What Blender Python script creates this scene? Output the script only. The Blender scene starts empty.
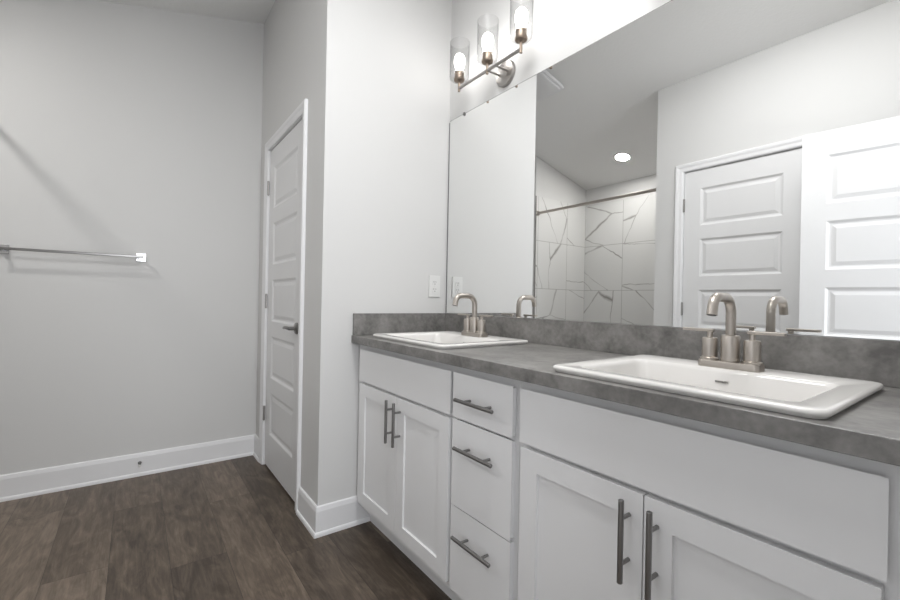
import bpy, bmesh, math, random
from mathutils import Vector, Matrix
random.seed(4)
C = bpy.context.scene.collection
PI = math.pi

# ------------------------------------------------------------------ camera
TH, RO, FPX = 0.63705, 0.019719, 425.75
cam_d = bpy.data.cameras.new('camera'); cam = bpy.data.objects.new('camera', cam_d); C.objects.link(cam)
fw = Vector((-math.cos(TH), math.sin(TH), 0)); rt = Vector((math.sin(TH), math.cos(TH), 0)); up = Vector((0, 0, 1))
cr = rt * math.cos(RO) + up * math.sin(RO); cu = up * math.cos(RO) - rt * math.sin(RO)
M = Matrix((cr, cu, -fw)).transposed().to_4x4(); M.translation = (1.916, -1.391, 1.09)
cam.matrix_world = M
cam_d.sensor_width = 36; cam_d.lens = FPX / 900 * 36; cam_d.clip_start = 0.02
bpy.context.scene.camera = cam
vs = bpy.context.scene.view_settings
vs.view_transform = 'Standard'; vs.look = 'None'; vs.gamma = 1; vs.use_curve_mapping = False
vs.exposure = 0.22

# ------------------------------------------------------------------ world and large lights
w = bpy.data.worlds.new('world'); bpy.context.scene.world = w; w.use_nodes = True
w.node_tree.nodes['Background'].inputs[0].default_value = (0.9, 0.95, 1, 1)
w.node_tree.nodes['Background'].inputs[1].default_value = 0.3
BULB, CAN, HALL, ROOM = 10.5, 210.0, 40.0, 21.0

def area(name, loc, rot, sx, sy, power, col):
    d = bpy.data.lights.new(name, 'AREA'); d.shape = 'RECTANGLE'; d.size = sx; d.size_y = sy
    d.energy = power; d.color = col
    o = bpy.data.objects.new(name, d); C.objects.link(o); o.location = loc; o.rotation_euler = rot
    return o
# fill light added in the bedroom, aimed in through the entry doorway
area('doorway_fill', (3.1, -1.2, 1.25), (0, math.radians(90), 0), 2.0, 1.2, HALL, (0.93, 0.96, 1.0))
# soft fill light added under the ceiling, over the vanity aisle
area('ceiling_fill', (1.15, -0.86, 2.84), (0, 0, 0), 0.7, 0.3, ROOM, (1.0, 1.0, 1.0))

# ------------------------------------------------------------------ materials
def mat(name, col, rough=0.5, metal=0.0, spec=0.5):
    m = bpy.data.materials.new(name); m.use_nodes = True
    b = m.node_tree.nodes['Principled BSDF']
    b.inputs['Base Color'].default_value = (*col, 1); b.inputs['Roughness'].default_value = rough
    b.inputs['Metallic'].default_value = metal; b.inputs['Specular IOR Level'].default_value = spec
    return m
def nd(m, t, **k):
    n = m.node_tree.nodes.new(t)
    for a, v in k.items(): setattr(n, a, v)
    return n
def lk(m, a, b): m.node_tree.links.new(a, b)
def pb(m): return m.node_tree.nodes['Principled BSDF']
def add_bump(m, scale, strength, dist=0.002, detail=3, stretch=None):
    tc = nd(m, 'ShaderNodeTexCoord'); n = nd(m, 'ShaderNodeTexNoise'); n.inputs['Scale'].default_value = scale; n.inputs['Detail'].default_value = detail
    if stretch:
        mp = nd(m, 'ShaderNodeMapping'); mp.inputs['Scale'].default_value = stretch; lk(m, tc.outputs['Object'], mp.inputs[0]); lk(m, mp.outputs[0], n.inputs['Vector'])
    else: lk(m, tc.outputs['Object'], n.inputs['Vector'])
    b = nd(m, 'ShaderNodeBump'); b.inputs['Strength'].default_value = strength; b.inputs['Distance'].default_value = dist
    lk(m, n.outputs['Fac'], b.inputs['Height']); lk(m, b.outputs[0], pb(m).inputs['Normal'])
    return n
def mottled(m, c0, c1, scale, detail=4, lo=0.35, hi=0.65):
    tc = nd(m, 'ShaderNodeTexCoord'); n = nd(m, 'ShaderNodeTexNoise'); n.inputs['Scale'].default_value = scale; n.inputs['Detail'].default_value = detail
    lk(m, tc.outputs['Object'], n.inputs['Vector'])
    r = nd(m, 'ShaderNodeValToRGB'); r.color_ramp.elements[0].position = lo; r.color_ramp.elements[1].position = hi
    r.color_ramp.elements[0].color = (*c0, 1); r.color_ramp.elements[1].color = (*c1, 1)
    lk(m, n.outputs['Fac'], r.inputs[0]); lk(m, r.outputs[0], pb(m).inputs['Base Color'])
    return r

WALL = mat('wall_paint', (0.66, 0.658, 0.652), 0.75, spec=0.25); add_bump(WALL, 160, 0.12, 0.001)
CEIL = mat('ceiling_paint', (0.82, 0.818, 0.81), 0.9, spec=0.1); add_bump(CEIL, 60, 0.35, 0.003, 5)
TRIM = mat('trim_paint', (0.80, 0.80, 0.81), 0.38, spec=0.4)
DOOR = mat('door_paint', (0.76, 0.76, 0.765), 0.42, spec=0.4); add_bump(DOOR, 30, 0.12, 0.0008, 4, (14, 1, 1))
CAB = mat('cabinet_paint', (0.80, 0.80, 0.805), 0.38, spec=0.4)
CABIN = mat('cabinet_inside', (0.5, 0.48, 0.45), 0.7)
PORC = mat('porcelain', (0.74, 0.725, 0.705), 0.12, spec=0.6)
NICK = mat('brushed_nickel', (0.50, 0.46, 0.42), 0.33, 1.0); add_bump(NICK, 60, 0.05, 0.0005, 2, (1, 1, 30))
STEEL = mat('dark_pull_metal', (0.27, 0.265, 0.26), 0.3, 1.0)
SCON = mat('grey_nickel', (0.36, 0.345, 0.33), 0.35, 1.0)
SOCK = mat('aged_nickel', (0.30, 0.245, 0.20), 0.45, 1.0)
HING = mat('hinge_nickel', (0.36, 0.35, 0.34), 0.38, 1.0)
CHROME = mat('chrome', (0.66, 0.66, 0.67), 0.2, 1.0)
PLAST = mat('white_plastic', (0.74, 0.74, 0.73), 0.35)
DARK = mat('dark_slot', (0.03, 0.03, 0.03), 0.6)
RUB = mat('white_rubber', (0.75, 0.74, 0.72), 0.6)
MIRR = mat('mirror_silver', (0.90, 0.905, 0.90), 0.0, 1.0)
MEDGE = mat('mirror_edge', (0.20, 0.20, 0.20), 0.3)

CTR = mat('grey_laminate', (0.2, 0.2, 0.19), 0.36, spec=0.45)
def laminate():
    m = CTR; tc = nd(m, 'ShaderNodeTexCoord')
    a = nd(m, 'ShaderNodeTexNoise'); a.inputs['Scale'].default_value = 9; a.inputs['Detail'].default_value = 8; a.inputs['Roughness'].default_value = 0.62; a.inputs['Distortion'].default_value = 0.4
    b = nd(m, 'ShaderNodeTexNoise'); b.inputs['Scale'].default_value = 70; b.inputs['Detail'].default_value = 5
    for n in (a, b): lk(m, tc.outputs['Object'], n.inputs['Vector'])
    mx = nd(m, 'ShaderNodeMath', operation='MULTIPLY_ADD'); lk(m, b.outputs['Fac'], mx.inputs[0]); mx.inputs[1].default_value = 0.35; lk(m, a.outputs['Fac'], mx.inputs[2])
    r = nd(m, 'ShaderNodeValToRGB'); e = r.color_ramp.elements
    e[0].position = 0.48; e[0].color = (0.110, 0.106, 0.102, 1); e[1].position = 0.86; e[1].color = (0.275, 0.266, 0.255, 1)
    lk(m, mx.outputs[0], r.inputs[0]); lk(m, r.outputs[0], pb(m).inputs['Base Color'])
laminate()

def plank_floor():
    m = mat('vinyl_plank', (0.1, 0.08, 0.06), 0.42, spec=0.35); T = m.node_tree
    tc = nd(m, 'ShaderNodeTexCoord'); sp = nd(m, 'ShaderNodeSeparateXYZ'); lk(m, tc.outputs['Object'], sp.inputs[0])
    def mth(op, a, b=None, c=None):
        n = nd(m, 'ShaderNodeMath', operation=op)
        for i, v in enumerate((a, b, c)):
            if v is None: continue
            if isinstance(v, (int, float)): n.inputs[i].default_value = v
            else: lk(m, v, n.inputs[i])
        return n.outputs[0]
    W, L = 0.199, 1.22
    ry = mth('DIVIDE', mth('ADD', sp.outputs['Y'], 0.862), W)
    row = mth('FLOOR', ry); fy = mth('FRACT', ry)
    off = mth('MULTIPLY', row, 0.53)               # joints step along by 0.53 m from row to row
    rx = mth('DIVIDE', mth('SUBTRACT', mth('ADD', sp.outputs['X'], off), 0.07), L)
    colm = mth('FLOOR', rx); fx = mth('FRACT', rx)
    cid = nd(m, 'ShaderNodeCombineXYZ'); lk(m, row, cid.inputs[0]); lk(m, colm, cid.inputs[1]); cid.inputs[2].default_value = 3.3
    wn = nd(m, 'ShaderNodeTexWhiteNoise'); lk(m, cid.outputs[0], wn.inputs[0])
    # grain coordinates shifted per plank
    mul = nd(m, 'ShaderNodeVectorMath', operation='SCALE'); lk(m, wn.outputs['Color'], mul.inputs[0]); mul.inputs['Scale'].default_value = 17
    add = nd(m, 'ShaderNodeVectorMath', operation='ADD'); lk(m, tc.outputs['Object'], add.inputs[0]); lk(m, mul.outputs[0], add.inputs[1])
    mp1 = nd(m, 'ShaderNodeMapping'); mp1.inputs['Scale'].default_value = (2.2, 30, 1); lk(m, add.outputs[0], mp1.inputs[0])
    g1 = nd(m, 'ShaderNodeTexNoise'); g1.inputs['Scale'].default_value = 2.4; g1.inputs['Detail'].default_value = 7; g1.inputs['Roughness'].default_value = 0.78; g1.inputs['Distortion'].default_value = 0.6
    lk(m, mp1.outputs[0], g1.inputs['Vector'])
    mp2 = nd(m, 'ShaderNodeMapping'); mp2.inputs['Scale'].default_value = (1.6, 5.5, 1); lk(m, add.outputs[0], mp2.inputs[0])
    g2 = nd(m, 'ShaderNodeTexNoise'); g2.inputs['Scale'].default_value = 2.6; g2.inputs['Detail'].default_value = 6; g2.inputs['Roughness'].default_value = 0.6; g2.inputs['Distortion'].default_value = 1.6
    lk(m, mp2.outputs[0], g2.inputs['Vector'])
    f = mth('ADD', mth('MULTIPLY', g1.outputs['Fac'], 0.45), mth('MULTIPLY', g2.outputs['Fac'], 0.55))
    f = mth('ADD', f, mth('MULTIPLY', mth('SUBTRACT', wn.outputs['Value'], 0.5), 0.24))
    r = nd(m, 'ShaderNodeValToRGB'); e = r.color_ramp.elements
    e[0].position = 0.33; e[0].color = (0.055, 0.0415, 0.031, 1); e[1].position = 0.70; e[1].color = (0.240, 0.190, 0.147, 1)
    n2 = e.new(0.5); n2.color = (0.118, 0.0905, 0.068, 1)
    lk(m, f, r.inputs[0])
    # joints
    dy = mth('MULTIPLY', mth('MINIMUM', fy, mth('SUBTRACT', 1.0, fy)), W)
    dx = mth('MULTIPLY', mth('MINIMUM', fx, mth('SUBTRACT', 1.0, fx)), L)
    d = mth('MINIMUM', dx, dy); seam = mth('LESS_THAN', d, 0.0011)
    mx = nd(m, 'ShaderNodeMix', data_type='RGBA'); lk(m, mth('MULTIPLY', seam, 0.6), mx.inputs[0]); lk(m, r.outputs[0], mx.inputs[6]); mx.inputs[7].default_value = (0.02, 0.014, 0.011, 1)
    lk(m, mx.outputs[2], pb(m).inputs['Base Color'])
    bp = nd(m, 'ShaderNodeBump'); bp.inputs['Strength'].default_value = 0.25; bp.inputs['Distance'].default_value = 0.001
    lk(m, mth('SUBTRACT', g1.outputs['Fac'], seam), bp.inputs['Height']); lk(m, bp.outputs[0], pb(m).inputs['Normal'])
    return m
FLOOR = plank_floor()

def marble(name, axis, u0):
    """large white tiles with thin grey veins; axis = the horizontal coordinate of the wall"""
    m = mat(name, (0.7, 0.7, 0.69), 0.25, spec=0.5)
    def mth(op, a, b=None, c=None):
        n = nd(m, 'ShaderNodeMath', operation=op)
        for i, v in enumerate((a, b, c)):
            if v is None: continue
            if isinstance(v, (int, float)): n.inputs[i].default_value = v
            else: lk(m, v, n.inputs[i])
        return n.outputs[0]
    tc = nd(m, 'ShaderNodeTexCoord'); sp = nd(m, 'ShaderNodeSeparateXYZ'); lk(m, tc.outputs['Object'], sp.inputs[0])
    U, H = 0.485, 0.512
    ru = mth('DIVIDE', mth('SUBTRACT', sp.outputs[axis], u0), U); rv = mth('DIVIDE', mth('SUBTRACT', sp.outputs['Z'], 0.208), H)
    iu, iv, fu, fv = mth('FLOOR', ru), mth('FLOOR', rv), mth('FRACT', ru), mth('FRACT', rv)
    cid = nd(m, 'ShaderNodeCombineXYZ'); lk(m, iu, cid.inputs[0]); lk(m, iv, cid.inputs[1]); cid.inputs[2].default_value = 1.7 if axis == 'X' else 5.1
    wn = nd(m, 'ShaderNodeTexWhiteNoise'); lk(m, cid.outputs[0], wn.inputs[0])
    sc = nd(m, 'ShaderNodeVectorMath', operation='SCALE'); lk(m, wn.outputs['Color'], sc.inputs[0]); sc.inputs['Scale'].default_value = 9
    uv = nd(m, 'ShaderNodeCombineXYZ'); lk(m, sp.outputs[axis], uv.inputs[0]); lk(m, sp.outputs['Z'], uv.inputs[1])
    rot = nd(m, 'ShaderNodeVectorRotate', rotation_type='Z_AXIS'); lk(m, uv.outputs[0], rot.inputs['Vector']); lk(m, mth('MULTIPLY', wn.outputs['Value'], 6.28), rot.inputs['Angle'])
    ad = nd(m, 'ShaderNodeVectorMath', operation='ADD'); lk(m, rot.outputs[0], ad.inputs[0]); lk(m, sc.outputs[0], ad.inputs[1])
    ns = nd(m, 'ShaderNodeTexNoise'); ns.inputs['Scale'].default_value = 5; ns.inputs['Detail'].default_value = 3; lk(m, ad.outputs[0], ns.inputs['Vector'])
    s2 = nd(m, 'ShaderNodeVectorMath', operation='MULTIPLY_ADD'); lk(m, ns.outputs['Color'], s2.inputs[0]); s2.inputs[1].default_value = (0.07, 0.07, 0); lk(m, ad.outputs[0], s2.inputs[2])
    mp = nd(m, 'ShaderNodeMapping'); mp.inputs['Scale'].default_value = (2.7, 0.75, 1); lk(m, s2.outputs[0], mp.inputs[0])
    vo = nd(m, 'ShaderNodeTexVoronoi', feature='DISTANCE_TO_EDGE', voronoi_dimensions='2D'); vo.inputs['Scale'].default_value = 1.0; lk(m, mp.outputs[0], vo.inputs['Vector'])
    n3 = nd(m, 'ShaderNodeTexNoise'); n3.inputs['Scale'].default_value = 4; lk(m, ad.outputs[0], n3.inputs['Vector'])
    wdt = mth('MULTIPLY', n3.outputs['Fac'], 0.034)
    vein = mth('SUBTRACT', 1.0, mth('SMOOTH_MIN', 1.0, mth('DIVIDE', vo.outputs['Distance'], wdt), 0.1))
    vein = mth('MAXIMUM', vein, 0.0)
    vein = mth('MULTIPLY', vein, mth('MULTIPLY', n3.outputs['Fac'], 1.5))
    mx = nd(m, 'ShaderNodeMix', data_type='RGBA'); lk(m, vein, mx.inputs[0]); mx.clamp_factor = True
    mx.inputs[6].default_value = (0.74, 0.74, 0.73, 1); mx.inputs[7].default_value = (0.26, 0.25, 0.235, 1)
    du = mth('MULTIPLY', mth('MINIMUM', fu, mth('SUBTRACT', 1.0, fu)), U); dv = mth('MULTIPLY', mth('MINIMUM', fv, mth('SUBTRACT', 1.0, fv)), H)
    g = mth('LESS_THAN', mth('MINIMUM', du, dv), 0.003)
    m2 = nd(m, 'ShaderNodeMix', data_type='RGBA'); lk(m, g, m2.inputs[0]); lk(m, mx.outputs[2], m2.inputs[6]); m2.inputs[7].default_value = (0.46, 0.455, 0.44, 1)
    lk(m, m2.outputs[2], pb(m).inputs['Base Color'])
    return m

def glass_mat():
    m = bpy.data.materials.new('clear_glass'); m.use_nodes = True; T = m.node_tree; T.nodes.clear()
    o = nd(m, 'ShaderNodeOutputMaterial'); t = nd(m, 'ShaderNodeBsdfTransparent'); g = nd(m, 'ShaderNodeBsdfGlossy'); g.inputs['Roughness'].default_value = 0.15; g.inputs['Color'].default_value = (0.35, 0.35, 0.35, 1)
    t.inputs[0].default_value = (0.99, 0.99, 0.99, 1)
    lw = nd(m, 'ShaderNodeLayerWeight'); lw.inputs['Blend'].default_value = 0.08; mx = nd(m, 'ShaderNodeMixShader')
    lk(m, lw.outputs['Facing'], mx.inputs[0]); lk(m, t.outputs[0], mx.inputs[1]); lk(m, g.outputs[0], mx.inputs[2]); lk(m, mx.outputs[0], o.inputs[0])
    return m
GLASS = glass_mat()
def emis(name, col, s):
    m = bpy.data.materials.new(name); m.use_nodes = True; b = pb(m)
    b.inputs['Base Color'].default_value = (0.9, 0.9, 0.9, 1); b.inputs['Emission Color'].default_value = (*col, 1); b.inputs['Emission Strength'].default_value = s
    return m
EBULB = emis('lit_bulb', (1.0, 0.98, 0.955), BULB)
ECAN = emis('lit_lens', (1.0, 0.98, 0.95), CAN)

# ------------------------------------------------------------------ mesh helpers
def obj(name, bm, m, parent=None, smooth=False, bevel=None, seg=2):
    bmesh.ops.recalc_face_normals(bm, faces=bm.faces)
    me = bpy.data.meshes.new(name); bm.to_mesh(me); bm.free(); me.materials.append(m)
    o = bpy.data.objects.new(name, me); C.objects.link(o)
    if parent: o.parent = parent
    if bevel:
        b = o.modifiers.new('bevel', 'BEVEL'); b.width = bevel; b.segments = seg; b.limit_method = 'ANGLE'; b.angle_limit = math.radians(40)
    if smooth:
        for p in me.polygons: p.use_smooth = True
        e = o.modifiers.new('split', 'EDGE_SPLIT'); e.split_angle = math.radians(38)
    return o
def thing(name, label, cat, loc=(0, 0, 0), rz=0, group=None):
    o = bpy.data.objects.new(name, None); C.objects.link(o); o.empty_display_size = 0.05
    o.location = loc; o.rotation_euler = (0, 0, rz); o['label'] = label; o['category'] = cat
    if group: o['group'] = group
    return o
def tag(o, label, cat, group=None):
    o['label'] = label; o['category'] = cat
    if group: o['group'] = group
    return o
def struct(name, bm, m, parent=None, label=None, **k):
    o = obj(name, bm, m, parent, **k)
    if not parent: o['kind'] = 'structure'
    if label: o['label'] = label
    return o
def box(bm, x0, x1, y0, y1, z0, z1):
    v = [bm.verts.new((x, y, z)) for z in (z0, z1) for y in (y0, y1) for x in (x0, x1)]
    for f in ((0, 2, 3, 1), (4, 5, 7, 6), (0, 1, 5, 4), (2, 6, 7, 3), (0, 4, 6, 2), (1, 3, 7, 5)): bm.faces.new([v[i] for i in f])
def B(*a): bm = bmesh.new(); box(bm, *a); return bm
CK = 0.25
def ceil_z(y): return 2.97 + CK * (y + 0.716)
def wbox(bm, x0, x1, y0, y1, z0=0.0, top=None):
    v = [bm.verts.new((x, y, (z0 if z == 0 else (ceil_z(y) if top is None else top)))) for z in (0, 1) for y in (y0, y1) for x in (x0, x1)]
    for f in ((0, 2, 3, 1), (4, 5, 7, 6), (0, 1, 5, 4), (2, 6, 7, 3), (0, 4, 6, 2), (1, 3, 7, 5)): bm.faces.new([v[i] for i in f])
def revolve(bm, prof, seg=24, M=None, close_ends=True):
    """prof: list of (r, z); M: Matrix placing the axis"""
    M = M or Matrix.Identity(4); rings = []
    for r, z in prof:
        if r < 1e-6: rings.append([bm.verts.new(M @ Vector((0, 0, z)))])
        else: rings.append([bm.verts.new(M @ Vector((r * math.cos(2 * PI * i / seg), r * math.sin(2 * PI * i / seg), z))) for i in range(seg)])
    for a, b in zip(rings, rings[1:]):
        for i in range(seg):
            j = (i + 1) % seg
            if len(a) == 1 and len(b) == 1: continue
            if len(a) == 1: bm.faces.new((a[0], b[i], b[j]))
            elif len(b) == 1: bm.faces.new((a[i], a[j], b[0]))
            else: bm.faces.new((a[i], a[j], b[j], b[i]))
    if close_ends:
        for r in (rings[0], rings[-1]):
            if len(r) > 1: bm.faces.new(r)
def tube(bm, pts, r, seg=14, taper=None):
    pts = [Vector(p) for p in pts]; n = len(pts); rings = []
    ref = None
    for i, p in enumerate(pts):
        t = (pts[min(i + 1, n - 1)] - pts[max(i - 1, 0)]).normalized()
        if ref is None: ref = Vector((0, 0, 1)) if abs(t.z) < 0.9 else Vector((1, 0, 0))
        a = (ref - t * ref.dot(t)).normalized(); b = t.cross(a); ref = a
        rr = r if taper is None else r * taper[i]
        rings.append([bm.verts.new(p + a * rr * math.cos(2 * PI * k / seg) + b * rr * math.sin(2 * PI * k / seg)) for k in range(seg)])
    for A, D in zip(rings, rings[1:]):
        for k in range(seg):
            j = (k + 1) % seg; bm.faces.new((A[k], A[j], D[j], D[k]))
    bm.faces.new(rings[0]); bm.faces.new(rings[-1])
def axis_m(p, d):
    q = Vector(d).to_track_quat('Z', 'Y').to_matrix().to_4x4(); q.translation = Vector(p); return q
def rrect(cx, cy, w, d, r, n=6):
    pts = []
    r = min(r, w / 2 - 1e-4, d / 2 - 1e-4)
    for k, (sx, sy) in enumerate(((1, 1), (-1, 1), (-1, -1), (1, -1))):
        ox, oy = cx + sx * (w / 2 - r), cy + sy * (d / 2 - r)
        for i in range(n + 1):
            a = PI / 2 * (k + i / n); pts.append((ox + r * math.cos(a), oy + r * math.sin(a)))
    return pts
def loft(bm, loops, cap0=True, cap1=True):
    """loops: list of lists of 3-D points"""
    R = [[bm.verts.new(p) for p in L] for L in loops]
    for A, D in zip(R, R[1:]):
        n = len(A)
        for i in range(n): j = (i + 1) % n; bm.faces.new((A[i], A[j], D[j], D[i]))
    if cap0: bm.faces.new(R[0])
    if cap1: bm.faces.new(R[-1])
def sweep(path, prof, plane='XY', closed=False):
    """path: 2-D points; prof: (offset to the left of the path, height) pairs; mitred corners"""
    bm = bmesh.new(); P = [Vector(p) for p in path]; n = len(P); rings = []
    for i in range(n):
        d0 = (P[i] - P[i - 1]).normalized() if i > 0 else (P[1] - P[0]).normalized()
        d1 = (P[i + 1] - P[i]).normalized() if i < n - 1 else d0
        n0, n1 = Vector((-d0.y, d0.x)), Vector((-d1.y, d1.x))
        m = (n0 + n1); m = m / m.dot(n0) if m.length > 1e-6 else n0
        rings.append([(P[i] + m * a, h) for a, h in prof])
    V = [[bm.verts.new((q.x, q.y, h)) for q, h in R] for R in rings]
    for A, D in zip(V, V[1:]):
        k = len(A)
        for i in range(k): j = (i + 1) % k; bm.faces.new((A[i], A[j], D[j], D[i]))
    bm.faces.new(V[0]); bm.faces.new(V[-1])
    return bm
def transform(bm, M):
    bmesh.ops.transform(bm, matrix=M, verts=bm.verts); return bm
def panel_slab(bm, w, h, t, holes, prof, both=True):
    """slab x 0..w, z 0..h, y -t..0, with panels: concentric rings prof=[(inset, depth)] in each hole, on y=-t (and y=0)"""
    for side in ((-t, 1), (0, -1)):
        y, s = side
        if side[0] == 0 and not both:
            v = [bm.verts.new(p) for p in ((0, 0, 0), (w, 0, 0), (w, 0, h), (0, 0, h))]; bm.faces.new(v); continue
        xs = sorted({0, w} | {q for H in holes for q in H[:2]}); zs = sorted({0, h} | {q for H in holes for q in H[2:]})
        g = {}
        def V(x, z):
            if (x, z) not in g: g[(x, z)] = bm.verts.new((x, y, z))
            return g[(x, z)]
        for xa, xb in zip(xs, xs[1:]):
            for za, zb in zip(zs, zs[1:]):
                cx, cz = (xa + xb) / 2, (za + zb) / 2
                if any(H[0] < cx < H[1] and H[2] < cz < H[3] for H in holes): continue
                bm.faces.new((V(xa, za), V(xb, za), V(xb, zb), V(xa, zb)))
        for H in holes:
            ring = [V(H[0], H[2]), V(H[1], H[2]), V(H[1], H[3]), V(H[0], H[3])]
            for ins, dep in prof:
                a, b, c, d = H[0] + ins, H[1] - ins, H[2] + ins, H[3] - ins
                nr = [bm.verts.new((px, y + s * dep, pz)) for px, pz in ((a, c), (b, c), (b, d), (a, d))]
                for i in range(4): j = (i + 1) % 4; bm.faces.new((ring[i], ring[j], nr[j], nr[i]))
                ring = nr
            bm.faces.new(ring)
    for q in (((0, 0), (w, 0)), ((w, 0), (w, h)), ((w, h), (0, h)), ((0, h), (0, 0))):
        (xa, za), (xb, zb) = q
        bm.faces.new([bm.verts.new(p) for p in ((xa, -t, za), (xb, -t, zb), (xb, 0, zb), (xa, 0, za))])

# ------------------------------------------------------------------ room shell
XB, XR, YR, YO, YS = -1.24, 1.90, -0.704, -1.78, -2.885     # towel-bar wall, entry wall, closet wall, wall behind camera, shower back
bm = B(-1.36, 3.3, -3.02, 0.12, -0.08, 0.0); struct('floor', bm, FLOOR, label='dark brown wood-look plank floor')
bm = bmesh.new()
v = []
for dz in (0, 0.1):
    for y in (-3.02, 0.12):
        for x in (-1.36, 2.015): v.append(bm.verts.new((x, y, ceil_z(y) + dz)))
for f in ((0, 2, 3, 1), (4, 5, 7, 6), (0, 1, 5, 4), (2, 6, 7, 3), (0, 4, 6, 2), (1, 3, 7, 5)): bm.faces.new([v[i] for i in f])
struct('ceiling', bm, CEIL, label='sloped textured ceiling')

bm = bmesh.new(); wbox(bm, -1.36, XB, -3.02, 0.12); struct('wall_back', bm, WALL)
bm = bmesh.new(); wbox(bm, XB, XR + 0.115, 0.0, 0.12); struct('wall_mirror', bm, WALL)
bm = bmesh.new(); wbox(bm, -0.115, 0.0, YR, 0.0); struct('wall_side', bm, WALL)
# closet wall with the door opening (door leaf x -1.0 .. -0.33)
D1 = (-1.006, -0.312, 2.028)
bm = bmesh.new(); yb = YR + 0.115
wbox(bm, XB, D1[0] - 0.02, YR, yb); wbox(bm, D1[1] + 0.02, -0.115, YR, yb); wbox(bm, D1[0] - 0.02, D1[1] + 0.02, YR, yb, z0=D1[2] + 0.02)
struct('wall_closet', bm, WALL)
# wall behind the camera with a closet door (leaf x 0.45 .. 1.136)
D2 = (0.450, 1.136, 2.034); yb = YO - 0.115
bm = bmesh.new()
wbox(bm, 0.242, D2[0] - 0.02, yb, YO); wbox(bm, D2[1] + 0.02, XR, yb, YO); wbox(bm, D2[0] - 0.02, D2[1] + 0.02, yb, YO, z0=D2[2] + 0.02)
wbox(bm, 0.242, 0.357, -3.02, yb)
struct('wall_opposite', bm, WALL)
bm = bmesh.new(); wbox(bm, 0.357, XR + 0.115, -3.02, -2.9); struct('wall_closet_rear', bm, WALL)
# entry wall with its doorway (y -1.70 .. -0.90)
bm = bmesh.new()
wbox(bm, XR, XR + 0.115, -2.9, -1.70); wbox(bm, XR, XR + 0.115, -0.90, 0.0); wbox(bm, XR, XR + 0.115, -1.70, -0.90, z0=2.06)
struct('wall_entry', bm, WALL)
# bedroom beyond the entry
struct('wall_bedroom', B(3.3, 3.4, -3.02, 0.12, 0, 2.6), WALL)
struct('wall_bedroom_left', B(2.015, 3.3, 0.0, 0.12, 0, 2.6), WALL)
struct('wall_bedroom_right', B(2.015, 3.3, -3.02, -2.88, 0, 2.6), WALL)
struct('ceiling_bedroom', B(2.015, 3.4, -3.02, 0.12, 2.6, 2.7), CEIL)
# shower
XS = -1.19
bm = bmesh.new(); wbox(bm, XB, XS - 0.01, -3.02, -2.030); struct('wall_shower_left', bm, WALL)
bm = bmesh.new(); wbox(bm, XS - 0.01, 0.242, -3.02, YS - 0.01); struct('wall_shower_back', bm, WALL)
ML = marble('marble_tile_left', 'Y', -2.553); MB_ = marble('marble_tile_back', 'X', XS + 0.0)
struct('wall_tiled_left', B(XS - 0.01, XS, YS - 0.01, -2.040, 0, 2.217), ML, label='white marble tile with grey veins')
struct('wall_tiled_back', B(XS, 0.242, YS - 0.01, YS, 0, 2.217), MB_, label='white marble tile with grey veins')
bm = B(XS - 0.01, XS + 0.002, -2.040, -2.030, 0, 2.217); struct('trim_1', bm, HING, label='metal tile edge strip')

# baseboards
BBP = [(0, 0), (0, 0.135), (-0.004, 0.135), (-0.008, 0.131), (-0.012, 0.112), (-0.012, 0.02), (-0.016, 0.018), (-0.019, 0.012), (-0.020, 0.0)]
BBP = [(-a, h) for a, h in BBP]
def baseboard(name, path): return struct(name, sweep(path, BBP), TRIM)
# the offset goes to the left of the path, into the room
baseboard('baseboard_back', [(-1.068, YR), (XB, YR), (XB, -2.030), (XS - 0.01, -2.030)])
baseboard('baseboard_side', [(0.0, -0.447), (0.0, YR), (-0.250, YR)])
baseboard('baseboard_opposite', [(0.242, -2.86), (0.242, YO), (0.388, YO)])
baseboard('baseboard_closet', [(1.199, YO), (XR, YO), (XR, -1.772)])
# casings: swept around the opening in its own plane, then stood up
CAS = [(0.003, 0), (0.003, 0.009), (0.010, 0.012), (0.028, 0.013), (0.040, 0.017), (0.053, 0.018), (0.058, 0.013), (0.058, 0)]
def casing(name, x0, x1, h, M):
    # path runs so that the left side points outwards from the opening
    bm = sweep([(x0, 0), (x0, h), (x1, h), (x1, 0)], CAS)      # (x, z', out)
    transform(bm, Matrix(((1, 0, 0, 0), (0, 0, -1, 0), (0, 1, 0, 0), (0, 0, 0, 1))))   # (x,y,z)->(x,-z,y): faces -y
    transform(bm, M); return struct(name, bm, TRIM)
def jamb(bm, x0, x1, h, ya, yb, t=0.017):
    box(bm, x0 - t, x0, ya, yb, 0, h + t); box(bm, x1, x1 + t, ya, yb, 0, h + t); box(bm, x0, x1, ya, yb, h, h + t)
casing('trim_2', D1[0] - 0.003, D1[1] + 0.003, D1[2] + 0.004, Matrix.Translation((0, YR, 0)))
bm = bmesh.new(); jamb(bm, D1[0] - 0.003, D1[1] + 0.003, D1[2] + 0.004, YR, YR + 0.115)
jamb(bm, D1[0] + 0.008, D1[1] - 0.008, D1[2] - 0.008, YR + 0.040, YR + 0.052, 0.0109); struct('trim_3', bm, TRIM)
R180 = Matrix.Rotation(PI, 4, 'Z')
casing('trim_4', -(D2[1] + 0.003), -(D2[0] - 0.003), D2[2] + 0.004, Matrix.Translation((0, YO, 0)) @ R180)
bm = bmesh.new(); jamb(bm, D2[0] - 0.003, D2[1] + 0.003, D2[2] + 0.004, YO - 0.115, YO)
jamb(bm, D2[0] + 0.008, D2[1] - 0.008, D2[2] - 0.008, YO - 0.052, YO - 0.040, 0.0109); struct('trim_5', bm, TRIM)
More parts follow.
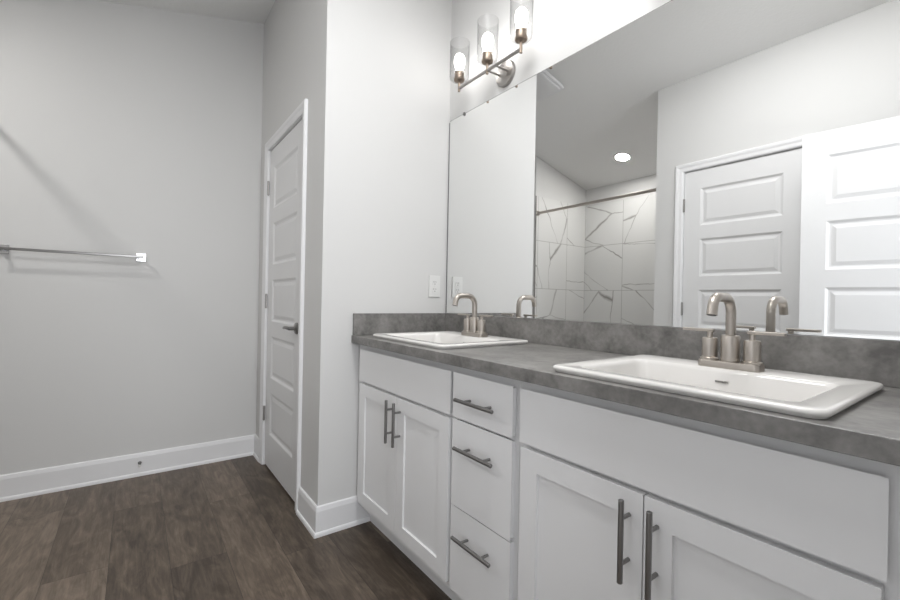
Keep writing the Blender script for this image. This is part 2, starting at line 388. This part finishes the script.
# entry doorway casing on the bathroom side (faces -x) and jamb
RM = Matrix.Translation((XR, 0, 0)) @ Matrix.Rotation(-PI / 2, 4, 'Z')      # local -y -> world -x, local x -> world -y
casing('trim_6', 0.917, 1.683, 2.043, RM)
bm = bmesh.new(); jamb(bm, 0.917, 1.683, 2.043, 0, 0.115); transform(bm, RM); struct('trim_7', bm, TRIM)

# ------------------------------------------------------------------ doors (five raised panels)
def door_leaf_bm(w, h):
    t = 0.035; holes = []
    for k in range(5):
        zt = 1.895 - k * 0.3555; holes.append((0.105, w - 0.105, zt - 0.262, zt))
    bm = bmesh.new(); panel_slab(bm, w, h, t, holes, [(0.004, 0.002), (0.013, 0.008), (0.022, 0.009), (0.042, 0.003)])
    return bm
def hinge_bm():
    bm = bmesh.new(); revolve(bm, [(0.0, -0.047), (0.004, -0.047), (0.0068, -0.044), (0.0068, 0.044), (0.004, 0.047), (0, 0.047)], 12, Matrix.Translation((0, -0.0035, 0)))
    for k in (-0.027, -0.009, 0.009, 0.027): revolve(bm, [(0.0073, k - 0.0006), (0.0073, k + 0.0006)], 12, Matrix.Translation((0, -0.0035, 0)))
    box(bm, -0.0075, 0.0075, -0.0035, -0.0005, -0.044, 0.044)
    return bm
def lever(parent, loc, sgn, rz=0.0):
    """door lever on the face y=-t, pointing along sgn*x"""
    bm = bmesh.new(); revolve(bm, [(0, 0), (0.031, 0), (0.031, 0.006), (0.026, 0.011), (0.014, 0.013), (0.010, 0.018), (0.010, 0.044), (0, 0.046)], 28, axis_m(loc, (0, -1, 0)))
    pts, tp = [], []
    for i in range(10):
        s = i / 9; pts.append((loc[0] + sgn * s * 0.105, loc[1] - 0.040 - 0.008 * math.sin(s * PI), loc[2] + 0.004 * math.sin(s * PI) - 0.004 * s)); tp.append(1.15 - 0.35 * s)
    tube(bm, pts, 0.0085, 12, tp)
    return obj('door_handle', bm, STEEL, parent, smooth=True)
d1 = obj('door_1', door_leaf_bm(D1[1] - D1[0], 2.013), DOOR); d1.location = (D1[0], YR + 0.040, 0.012); d1['kind'] = 'structure'; d1['label'] = 'white five panel closet door between towel bar wall and vanity'
for z in (1.79, 1.06, 0.335):
    h = obj('hinge', hinge_bm(), HING, d1, smooth=True); h.location = (-0.0015, -0.0405, z - 0.012)
lever(d1, (D1[1] - D1[0] - 0.062, -0.035, 0.912), -1)
d2 = obj('door_2', door_leaf_bm(D2[1] - D2[0], 2.022), DOOR); d2.location = (D2[1], YO - 0.040, 0.012); d2.rotation_euler = (0, 0, PI); d2['kind'] = 'structure'; d2['label'] = 'white five panel closet door seen in the mirror'
for z in (1.80, 1.06, 0.335):
    h = obj('hinge', transform(hinge_bm(), Matrix.Scale(-1, 4, (1, 0, 0))), HING, d2, smooth=True); h.location = (D2[1] - D2[0] + 0.0015, -0.0405, z - 0.012)
# open entry door, hinged on the entry doorway's right jamb, swung back against the closet wall
LW = 0.718
d3 = obj('door_3', door_leaf_bm(LW, 2.025), DOOR); d3['kind'] = 'structure'; d3['label'] = 'open white five panel entry door seen in the mirror'
# leaf runs from the hinge at (1.893,-1.662) to its free edge; its +y-side face (towards the mirror) lies on the hinge line
ang = PI - math.radians(7.6); d3.location = (1.878, -1.707, 0.014); d3.rotation_euler = (0, 0, ang)
for z in (1.80, 1.06, 0.335):
    h = obj('hinge', hinge_bm(), HING, d3, smooth=True); h.location = (-0.001, 0.004, z); h.rotation_euler = (0, 0, PI)
    h.scale = (-1, 1, 1)
lever(d3, (LW - 0.070, -0.035, 0.875), -1)

# ------------------------------------------------------------------ vanity cabinets
YF, YD = -0.512, -0.5315          # face-frame plane, door plane
Y0 = -0.004
def cabinet_body(x0, x1, rails):
    """open-topped carcass with a face frame; rails = z spans of horizontal frame members"""
    bm = bmesh.new(); t = 0.016
    box(bm, x0, x0 + t, YF + 0.019, Y0, 0.105, 0.876); box(bm, x1 - t, x1, YF + 0.019, Y0, 0.105, 0.876)
    box(bm, x0 + t, x1 - t, YF + 0.019, Y0, 0.105, 0.121); box(bm, x0 + t, x1 - t, Y0 - 0.006, Y0, 0.121, 0.876)
    # face frame
    box(bm, x0, x0 + 0.045, YF, YF + 0.019, 0.105, 0.876); box(bm, x1 - 0.045, x1, YF, YF + 0.019, 0.105, 0.876)
    for a, b in rails: box(bm, x0 + 0.045, x1 - 0.045, YF, YF + 0.019, a, b)
    return bm
def pull(parent, p, d, length, m=STEEL):
    """bar pull centred at p on the face (facing -y), along d"""
    p, d = Vector(p), Vector(d); bm = bmesh.new(); out = Vector((0, -1, 0))
    a, b = p + out * 0.032 - d * length / 2, p + out * 0.032 + d * length / 2
    revolve(bm, [(0, 0), (0.005, 0), (0.006, 0.001), (0.006, length - 0.001), (0.005, length), (0, length)], 16, axis_m(a, d))
    for s in (-1, 1):
        revolve(bm, [(0.0045, 0.0005), (0.0045, 0.032)], 12, axis_m(p + d * s * 0.048, out))
    return obj('pull', bm, m, parent, smooth=True)
def front(name, parent, x0, x1, z0, z1, shaker=False):
    bm = bmesh.new(); w, h = x1 - x0, z1 - z0; t = 0.019
    holes = [(0.058, w - 0.058, 0.052, h - 0.056)] if shaker else []
    panel_slab(bm, w, h, t, holes, [(0.0, 0.0005), (0.0015, 0.007)], both=False)
    bmesh.ops.remove_doubles(bm, verts=bm.verts, dist=1e-5)
    def rim(v): return v.co.x < 1e-4 or v.co.x > w - 1e-4 or v.co.z < 1e-4 or v.co.z > h - 1e-4
    def side(e):
        a, b = e.verts; return any(abs(a.co[k] - q) < 1e-4 and abs(b.co[k] - q) < 1e-4 for k, q in ((0, 0), (0, w), (2, 0), (2, h)))
    ed = [e for e in bm.edges if abs(e.verts[0].co.y + t) < 1e-4 and abs(e.verts[1].co.y + t) < 1e-4 and side(e)]
    bmesh.ops.bevel(bm, geom=ed, offset=0.0055, segments=3, affect='EDGES', profile=0.5)
    transform(bm, Matrix.Translation((x0, YF - 0.0005, z0)))
    return obj(name, bm, CAB, parent)
def sink_base(x0, x1, fx, doors, label, filler=None):
    t = thing('sink_cabinet', label, 'vanity cabinet', ((x0 + x1) / 2, 0, 0), 0, 'two-door sink cabinets of the vanity')
    P = Matrix.Translation((-(x0 + x1) / 2, 0, 0))
    def put(o): o.data.transform(P); return o
    put(obj('body', cabinet_body(x0, x1, [(0.105, 0.145), (0.68, 0.715), (0.84, 0.876)]), CAB, t))
    put(obj('toe_kick', B(x0, x1, -0.447, -0.433, 0.0, 0.104), CAB, t))
    put(front('false_front', t, fx[0], fx[1], 0.7085, 0.845))
    for i, (a, b) in enumerate(doors):
        d = put(front('door', t, a, b, 0.137, 0.6905, True))
        hx = b - 0.030 if i == 0 else a + 0.028
        put(pull(d, (hx, YD, 0.590), (0, 0, 1), 0.175))
    if filler: put(obj('filler', B(filler[0], filler[1], YF, YF + 0.019, 0.105, 0.876), CAB, t))
    return t
sink_base(0.009, 0.7705, (0.051, 0.762), ((0.051, 0.405), (0.408, 0.762)), 'white vanity cabinet with two shaker doors under the far sink', (0.0005, 0.0085))
t = thing('drawer_cabinet', 'narrow white vanity cabinet with three drawers between the sink cabinets', 'vanity cabinet', (0.922, 0, 0))
P = Matrix.Translation((-0.922, 0, 0))
o = obj('body', cabinet_body(0.7715, 1.0725, [(0.105, 0.145), (0.385, 0.415), (0.68, 0.715), (0.84, 0.876)]), CAB, t); o.data.transform(P)
o = obj('toe_kick', B(0.7715, 1.0725, -0.447, -0.433, 0.0, 0.104), CAB, t); o.data.transform(P)
for z0, z1, hz in ((0.7085, 0.845, 0.771), (0.4175, 0.6915, 0.616), (0.137, 0.4045, 0.330)):
    d = front('drawer', t, 0.7875, 1.056, z0, z1); d.data.transform(P)
    q = pull(d, (0.9215, YD, hz), (1, 0, 0), 0.180); q.data.transform(P)
sink_base(1.0735, 1.8345, (1.0955, 1.799), ((1.0955, 1.446), (1.449, 1.799)), 'white vanity cabinet with two shaker doors under the near sink', (1.835, 1.899))

# ------------------------------------------------------------------ countertop with two cut-outs, splashes
SK = ((0.126, 0.684, -0.514, -0.055), (1.188, 1.737, -0.531, -0.071))
def slab_holes(xs, ys, holes, z0, z1):
    bm = bmesh.new(); g = {}
    def V(x, y, z):
        k = (round(x, 5), round(y, 5), z)
        if k not in g: g[k] = bm.verts.new((x, y, z))
        return g[k]
    def hole(i, j): return 0 <= i < len(xs) - 1 and 0 <= j < len(ys) - 1 and (i, j) in holes
    def solid(i, j): return 0 <= i < len(xs) - 1 and 0 <= j < len(ys) - 1 and (i, j) not in holes
    for i in range(len(xs) - 1):
        for j in range(len(ys) - 1):
            if not solid(i, j): continue
            a, b, c, d = xs[i], xs[i + 1], ys[j], ys[j + 1]
            bm.faces.new((V(a, c, z1), V(b, c, z1), V(b, d, z1), V(a, d, z1))); bm.faces.new((V(a, c, z0), V(a, d, z0), V(b, d, z0), V(b, c, z0)))
            for di, dj, p, q in ((-1, 0, (a, c), (a, d)), (1, 0, (b, c), (b, d)), (0, -1, (a, c), (b, c)), (0, 1, (a, d), (b, d))):
                if not solid(i + di, j + dj): bm.faces.new((V(*p, z0), V(*q, z0), V(*q, z1), V(*p, z1)))
    return bm
xs = [0.001, SK[0][0] + 0.02, SK[0][1] - 0.02, SK[1][0] + 0.02, SK[1][1] - 0.02, 1.8985]; ys = [-0.556, -0.485, -0.115, -0.001]
ct = thing('countertop', 'long grey concrete-look laminate countertop with backsplash across the vanity', 'countertop')
obj('slab', slab_holes(xs, ys, {(1, 1), (3, 1)}, 0.8765, 0.9125), CTR, ct, bevel=0.0015)
obj('backsplash', B(0.0195, 1.8985, -0.0195, -0.001, 0.9130, 1.017), CTR, ct, bevel=0.001)
obj('side_splash', B(0.001, 0.019, -0.551, -0.001, 0.9130, 1.017), CTR, ct, bevel=0.001)

# ------------------------------------------------------------------ sinks
def make_sink(x0, x1, SY0, SY1, label):
    cx, cy = (x0 + x1) / 2, (SY0 + SY1) / 2; W, D = x1 - x0, SY1 - SY0
    t = thing('sink', label, 'sink', (cx, cy, 0.9130), 0, 'drop-in sinks in the vanity counter'); bm = bmesh.new(); L = []
    def ring(dx, dy, w, d, r, z): L.append([(px, py, z) for px, py in rrect(dx, dy, w, d, r, 6)])
    ring(0, 0, W - 0.06, D - 0.06, 0.02, 0.0005)
    ring(0, 0, W - 0.012, D - 0.012, 0.022, 0.0); ring(0, 0, W - 0.008, D - 0.008, 0.023, 0.004); ring(0, 0, W - 0.008, D - 0.008, 0.023, 0.005)
    ring(0, 0, W - 0.001, D - 0.001, 0.026, 0.0058)
    ring(0, 0, W + 0.001, D + 0.001, 0.027, 0.0072); ring(0, 0, W + 0.001, D + 0.001, 0.027, 0.0110); ring(0, 0, W - 0.002, D - 0.002, 0.026, 0.0137); ring(0, 0, W - 0.008, D - 0.008, 0.024, 0.0154); ring(0, 0, W - 0.018, D - 0.018, 0.020, 0.0158)
    # basin mouth: 0.045 side rims, 0.045 front, 0.115 deck
    bw, bd = W - 0.105, D - 0.165; by = -0.036
    ring(0, by, bw + 0.012, bd + 0.012, 0.030, 0.0150); ring(0, by, bw + 0.002, bd + 0.002, 0.028, 0.0125); ring(0, by, bw - 0.008, bd - 0.008, 0.028, 0.004)
    ring(0, by, bw - 0.030, bd - 0.026, 0.035, -0.040); ring(0, by, bw - 0.055, bd - 0.045, 0.045, -0.090); ring(0, by, bw - 0.085, bd - 0.070, 0.05, -0.113); ring(0, by, bw - 0.13, bd - 0.11, 0.05, -0.122)
    ring(0, by, 0.06, 0.06, 0.03, -0.128); ring(0, by, 0.040, 0.040, 0.02, -0.129)
    # underside shell
    ring(0, by, 0.040, 0.040, 0.02, -0.140); ring(0, by, bw - 0.10, bd - 0.08, 0.05, -0.134); ring(0, by, bw - 0.02, bd - 0.02, 0.04, -0.09); ring(0, by, bw + 0.002, bd + 0.002, 0.035, -0.01)
    R = [[bm.verts.new(p) for p in l] for l in L]; n = len(R[0])
    for A, Dd in zip(R, R[1:] + R[:1]):
        for i in range(n): j = (i + 1) % n; bm.faces.new((A[i], A[j], Dd[j], Dd[i]))
    obj('basin', bm, PORC, t, smooth=True)
    bm = bmesh.new(); revolve(bm, [(0, 0.004), (0.012, 0.004), (0.019, 0.002), (0.021, 0.0), (0.021, -0.010), (0, -0.010)], 20, Matrix.Translation((0, by, -0.1275))); obj('drain', bm, CHROME, t, smooth=True)
    # slotted overflow mark on the back wall of the basin
    bm = bmesh.new(); pts = [Vector((-0.012 + 0.006 * i, by + bd / 2 - 0.0098, -0.016)) for i in range(5)]
    for i, p in enumerate(pts): box(bm, p.x - 0.0026, p.x + 0.0026, p.y - 0.0012, p.y + 0.003, p.z - 0.0024, p.z + 0.0024)
    obj('overflow', bm, HING, t)
    return t
make_sink(*SK[0], 'white rectangular drop-in sink at the far end of the counter, nearest the outlet')
make_sink(*SK[1], 'large white rectangular drop-in sink at the near right end of the counter')

# ------------------------------------------------------------------ faucets
def make_faucet(loc, label):
    t = thing('faucet', label, 'faucet', loc, group='faucets on the vanity sinks')
    bm = bmesh.new()
    loft(bm, [[(px, py, z) for px, py in rrect(0, 0, w, d, r, 7)] for w, d, r, z in ((0.142, 0.050, 0.012, 0), (0.142, 0.050, 0.012, 0.0145), (0.140, 0.048, 0.011, 0.0167), (0.136, 0.044, 0.010, 0.0175))])
    obj('base_plate', bm, NICK, t, smooth=True)
    bm = bmesh.new(); revolve(bm, [(0.0215, 0.017), (0.0215, 0.082), (0.020, 0.0845), (0.0125, 0.0865)], 28)
    H, Rr, RE = 0.182, 0.040, 0.118
    pts = [(0, 0, 0.085), (0, 0, 0.12), (0, 0, H - Rr - 0.01)]
    for i in range(10): a = PI / 2 * i / 9; pts.append((0, -Rr + Rr * math.cos(a), H - Rr + Rr * math.sin(a)))
    r2 = 0.030
    pts.append((0, -0.07, H))
    for i in range(9): a = math.radians(78) * i / 8; pts.append((0, -(RE - 0.038) - r2 * math.sin(a), H - r2 + r2 * math.cos(a)))
    l = Vector(pts[-1]); dd = Vector((0, -math.cos(math.radians(78)), -math.sin(math.radians(78)))); pts.append(l + dd * 0.021)
    tube(bm, pts, 0.0118, 20); obj('spout', bm, NICK, t, smooth=True)
    bm = bmesh.new(); revolve(bm, [(0.0095, 0), (0.0095, 0.001)], 16, axis_m(Vector(pts[-1]) - dd * 0.0002, dd)); obj('aerator', bm, DARK, t)
    for s in (-1, 1):
        bm = bmesh.new(); X = s * 0.0488
        revolve(bm, [(0.0225, 0.017), (0.0225, 0.022), (0.0185, 0.0245), (0.0185, 0.072), (0.0170, 0.0755), (0.0075, 0.077), (0.0068, 0.080), (0.0068, 0.092)], 26, Matrix.Translation((X, 0, 0)))
        obj('valve', bm, NICK, t, smooth=True)
        bm = bmesh.new(); a, b = (X - s * 0.010), (X + s * 0.068)
        box(bm, min(a, b), max(a, b), -0.0085, 0.0085, 0.0915, 0.0990); obj('lever', bm, NICK, t, bevel=0.002, seg=3)
    return t
FZ = 0.9130 + 0.0152
make_faucet((0.424, -0.146, FZ), 'brushed nickel two-lever faucet on the far sink')
make_faucet((1.463, -0.150, FZ), 'brushed nickel two-lever faucet on the near sink')

# ------------------------------------------------------------------ mirror and its clips
mir = thing('mirror', 'wide frameless wall mirror above the double vanity', 'mirror', (0.95, 0, 1.02))
obj('glass', B(-0.938, 0.948, -0.0045, -0.0010, -0.0015, 1.0565), MIRR, mir); 
bm = bmesh.new(); box(bm, -0.938, 0.9495, -0.0047, -0.0005, 1.0567, 1.0585); box(bm, -0.9455, -0.9382, -0.0052, -0.0005, -0.0015, 1.0500); obj('edge', bm, MEDGE, mir)
for x in (0.137,):
    bm = bmesh.new(); box(bm, x - 0.006, x + 0.006, -0.0105, -0.007, 2.068, 2.084); box(bm, x - 0.006, x + 0.006, -0.007, -0.001, 2.0802, 2.084)
    revolve(bm, [(0, 0.0), (0.003, 0.0), (0.0025, 0.0015), (0, 0.002)], 10, axis_m((x, -0.0105, 2.0745), (0, -1, 0)))
    o = obj('clip', bm, STEEL, mir, bevel=0.0008); o.data.transform(Matrix.Translation((-0.95, 0, -1.02)))

# ------------------------------------------------------------------ vanity lights
def make_sconce(x, label, group):
    t = thing('vanity_light', label, 'wall light', (x, 0, 2.153), 0, group); d = -0.10
    bm = bmesh.new(); revolve(bm, [(0, 0.001), (0.060, 0.001), (0.060, 0.010), (0.056, 0.016), (0.030, 0.021), (0, 0.021)], 40, axis_m((0, 0, 0.006), (0, -1, 0))); obj('backplate', bm, SCON, t, smooth=True)
    for s in (-0.028, 0.028):
        bm = bmesh.new(); tube(bm, [(s, -0.016, 0.006), (s, d, 0.003)], 0.0045, 10); revolve(bm, [(0, -0.003), (0.006, -0.003), (0.006, 0.004), (0, 0.004)], 12, axis_m((s, -0.020, 0.006), (0, -1, 0)))
        obj('arm', bm, SCON, t, smooth=True)
    bm = bmesh.new(); box(bm, -0.2385, 0.1935, d - 0.0055, d + 0.0055, -0.0055, 0.0055); obj('bar', bm, SCON, t, bevel=0.001)
    for s in (-0.213 - 0.0225, -0.0225 - 0.0015, 0.2125 - 0.0225):
        bm = bmesh.new(); T = Matrix.Translation((s, d, 0))
        revolve(bm, [(0, -0.016), (0.0065, -0.016), (0.0065, 0.030), (0.012, 0.033), (0.024, 0.036), (0.027, 0.040), (0.027, 0.048), (0.0235, 0.050), (0.0235, 0.078), (0.021, 0.080), (0.0, 0.080)], 28, T)
        cup = obj('socket', bm, SOCK, t, smooth=True)
        bm = bmesh.new(); revolve(bm, [(0.012, 0.080), (0.014, 0.088), (0.021, 0.102), (0.026, 0.118), (0.0275, 0.136), (0.025, 0.154), (0.016, 0.167), (0.006, 0.171), (0, 0.1715)], 24, T)
        obj('bulb', bm, EBULB, t, smooth=True)
        bm = bmesh.new(); revolve(bm, [(0.0272, 0.0405), (0.042, 0.042), (0.048, 0.047), (0.049, 0.060), (0.049, 0.222), (0.0505, 0.225), (0.0505, 0.228), (0.0475, 0.228), (0.047, 0.222), (0.047, 0.060), (0.045, 0.048), (0.0272, 0.043)], 32, T, close_ends=False)
        obj('glass_shade', bm, GLASS, t, smooth=True)
    return t
make_sconce(0.4485, 'nickel three-bulb vanity light above the mirror beside the outlet wall', 'vanity lights')
make_sconce(1.44, 'nickel three-bulb vanity light added out of view above the near sink', 'vanity lights')  # unseen second fixture, added to brighten the room

# ------------------------------------------------------------------ ceiling things
def on_ceiling(bm, x, y, drop=0.0):
    s = math.atan(CK); return transform(bm, Matrix.Translation((x, y, ceil_z(y) - drop)) @ Matrix.Rotation(s, 4, 'X'))
t = thing('recessed_light', 'round lit recessed ceiling light over the shower, seen in the mirror', 'ceiling light', (0, 0, 0))
bm = bmesh.new(); revolve(bm, [(0.062, -0.004), (0.082, -0.006), (0.090, -0.0005), (0.062, -0.0005)], 40, close_ends=False); obj('trim_ring', on_ceiling(bm, -0.465, -2.46), PLAST, t, smooth=True)
bm = bmesh.new(); revolve(bm, [(0, -0.0045), (0.063, -0.0045), (0.063, -0.001), (0, -0.001)], 40); obj('lens', on_ceiling(bm, -0.465, -2.46), ECAN, t)
t = thing('exhaust_fan', 'square white exhaust fan grille on the ceiling, seen in the mirror', 'exhaust fan', (0, 0, 0))
def rr(w, d, r, z): return [(px, py, z) for px, py in rrect(0, 0, w, d, r, 6)]
bm = bmesh.new(); loft(bm, [rr(0.25, 0.25, 0.02, -0.001), rr(0.25, 0.25, 0.02, -0.022)]); obj('housing', on_ceiling(bm, -0.415, -1.195), PLAST, t, smooth=True)
bm = bmesh.new(); loft(bm, [rr(0.285, 0.285, 0.03, -0.0225), rr(0.294, 0.294, 0.032, -0.026), rr(0.294, 0.294, 0.032, -0.036), rr(0.282, 0.282, 0.028, -0.042)]); obj('cover', on_ceiling(bm, -0.415, -1.195), TRIM, t, smooth=True)

bm = bmesh.new(); loft(bm, [rr(0.246, 0.246, 0.02, -0.0425), rr(0.246, 0.246, 0.02, -0.049), rr(0.238, 0.238, 0.018, -0.052)]); obj('centre_panel', on_ceiling(bm, -0.415, -1.195), TRIM, t, smooth=True)

# ------------------------------------------------------------------ shower rod
t = thing('shower_rod', 'metal shower curtain rod across the shower, seen in the mirror', 'shower rod', (XS, -2.06, 2.034))
bm = bmesh.new(); tube(bm, [(0.004, 0, 0), (1.428, 0, 0)], 0.0135, 16); obj('rod', bm, NICK, t, smooth=True)
for a, s in ((0.0005, 1), (1.4315, -1)):
    bm = bmesh.new(); revolve(bm, [(0, 0), (0.028, 0), (0.027, 0.006), (0.018, 0.012), (0.014, 0.022), (0, 0.022)], 24, axis_m((a, 0, 0), (s, 0, 0))); obj('flange', bm, NICK, t, smooth=True)

# ------------------------------------------------------------------ towel bar
t = thing('towel_bar', 'slim chrome towel bar with square mounts on the left wall', 'towel bar', (XB, -1.655, 1.308))
bm = bmesh.new(); box(bm, 0.058, 0.068, -0.313, 0.302, -0.007, 0.007); obj('bar', bm, STEEL, t, bevel=0.0025, seg=3)
for y in (-0.290, 0.290):
    bm = bmesh.new(); box(bm, 0.0005, 0.009, y - 0.024, y + 0.024, -0.024, 0.024); m = obj('mount', bm, CHROME, t, bevel=0.002)
    bm = bmesh.new(); box(bm, 0.0092, 0.0578, y - 0.007, y + 0.007, -0.007, 0.007); obj('post', bm, CHROME, m, bevel=0.001)

# ------------------------------------------------------------------ outlet
t = thing('wall_outlet', 'white duplex outlet on the wall beside the mirror', 'outlet', (0, -0.083, 1.163))
bm = bmesh.new(); box(bm, 0.0005, 0.006, -0.036, 0.036, -0.058, 0.058); obj('cover_plate', bm, PLAST, t, bevel=0.002, seg=3)
for z in (-0.0195, 0.0195):
    bm = bmesh.new(); loft(bm, [[(x, py, z + pz) for py, pz in rrect(0, 0, 0.034, 0.029, 0.010)] for x in (0.0062, 0.0078)]); s = obj('socket', bm, PLAST, t)
    bm = bmesh.new()
    for y, h in ((-0.0065, 0.0045), (0.0065, 0.0035)): box(bm, 0.0079, 0.0083, y - 0.001, y + 0.001, z + 0.002 - h + 0.002, z + 0.004 + h)
    box(bm, 0.0079, 0.0083, -0.0022, 0.0022, z - 0.0095, z - 0.0055); obj('slots', bm, DARK, s)
bm = bmesh.new(); revolve(bm, [(0, 0), (0.003, 0), (0.002, 0.0012), (0, 0.0013)], 12, axis_m((0.006, 0, 0), (1, 0, 0))); obj('screw', bm, PLAST, t)

# ------------------------------------------------------------------ door stop on the baseboard
t = thing('door_stop', 'small spring door stop with rubber tip on the left baseboard', 'door stop', (XB + 0.012, -1.352, 0.079))
bm = bmesh.new(); revolve(bm, [(0, 0.0003), (0.010, 0.0003), (0.009, 0.004), (0.005, 0.006), (0, 0.006)], 16, axis_m((0, 0, 0), (1, 0, 0))); obj('foot', bm, STEEL, t, smooth=True)
bm = bmesh.new(); tube(bm, [(0.006 + 0.05 * i / 84, 0.0042 * math.cos(i * PI / 6), 0.0042 * math.sin(i * PI / 6)) for i in range(85)], 0.0011, 6); obj('spring', bm, STEEL, t, smooth=True)
bm = bmesh.new(); revolve(bm, [(0, 0), (0.0065, 0), (0.0065, 0.010), (0.005, 0.013), (0, 0.013)], 16, axis_m((0.055, 0, 0), (1, 0, 0))); obj('tip', bm, RUB, t, smooth=True)
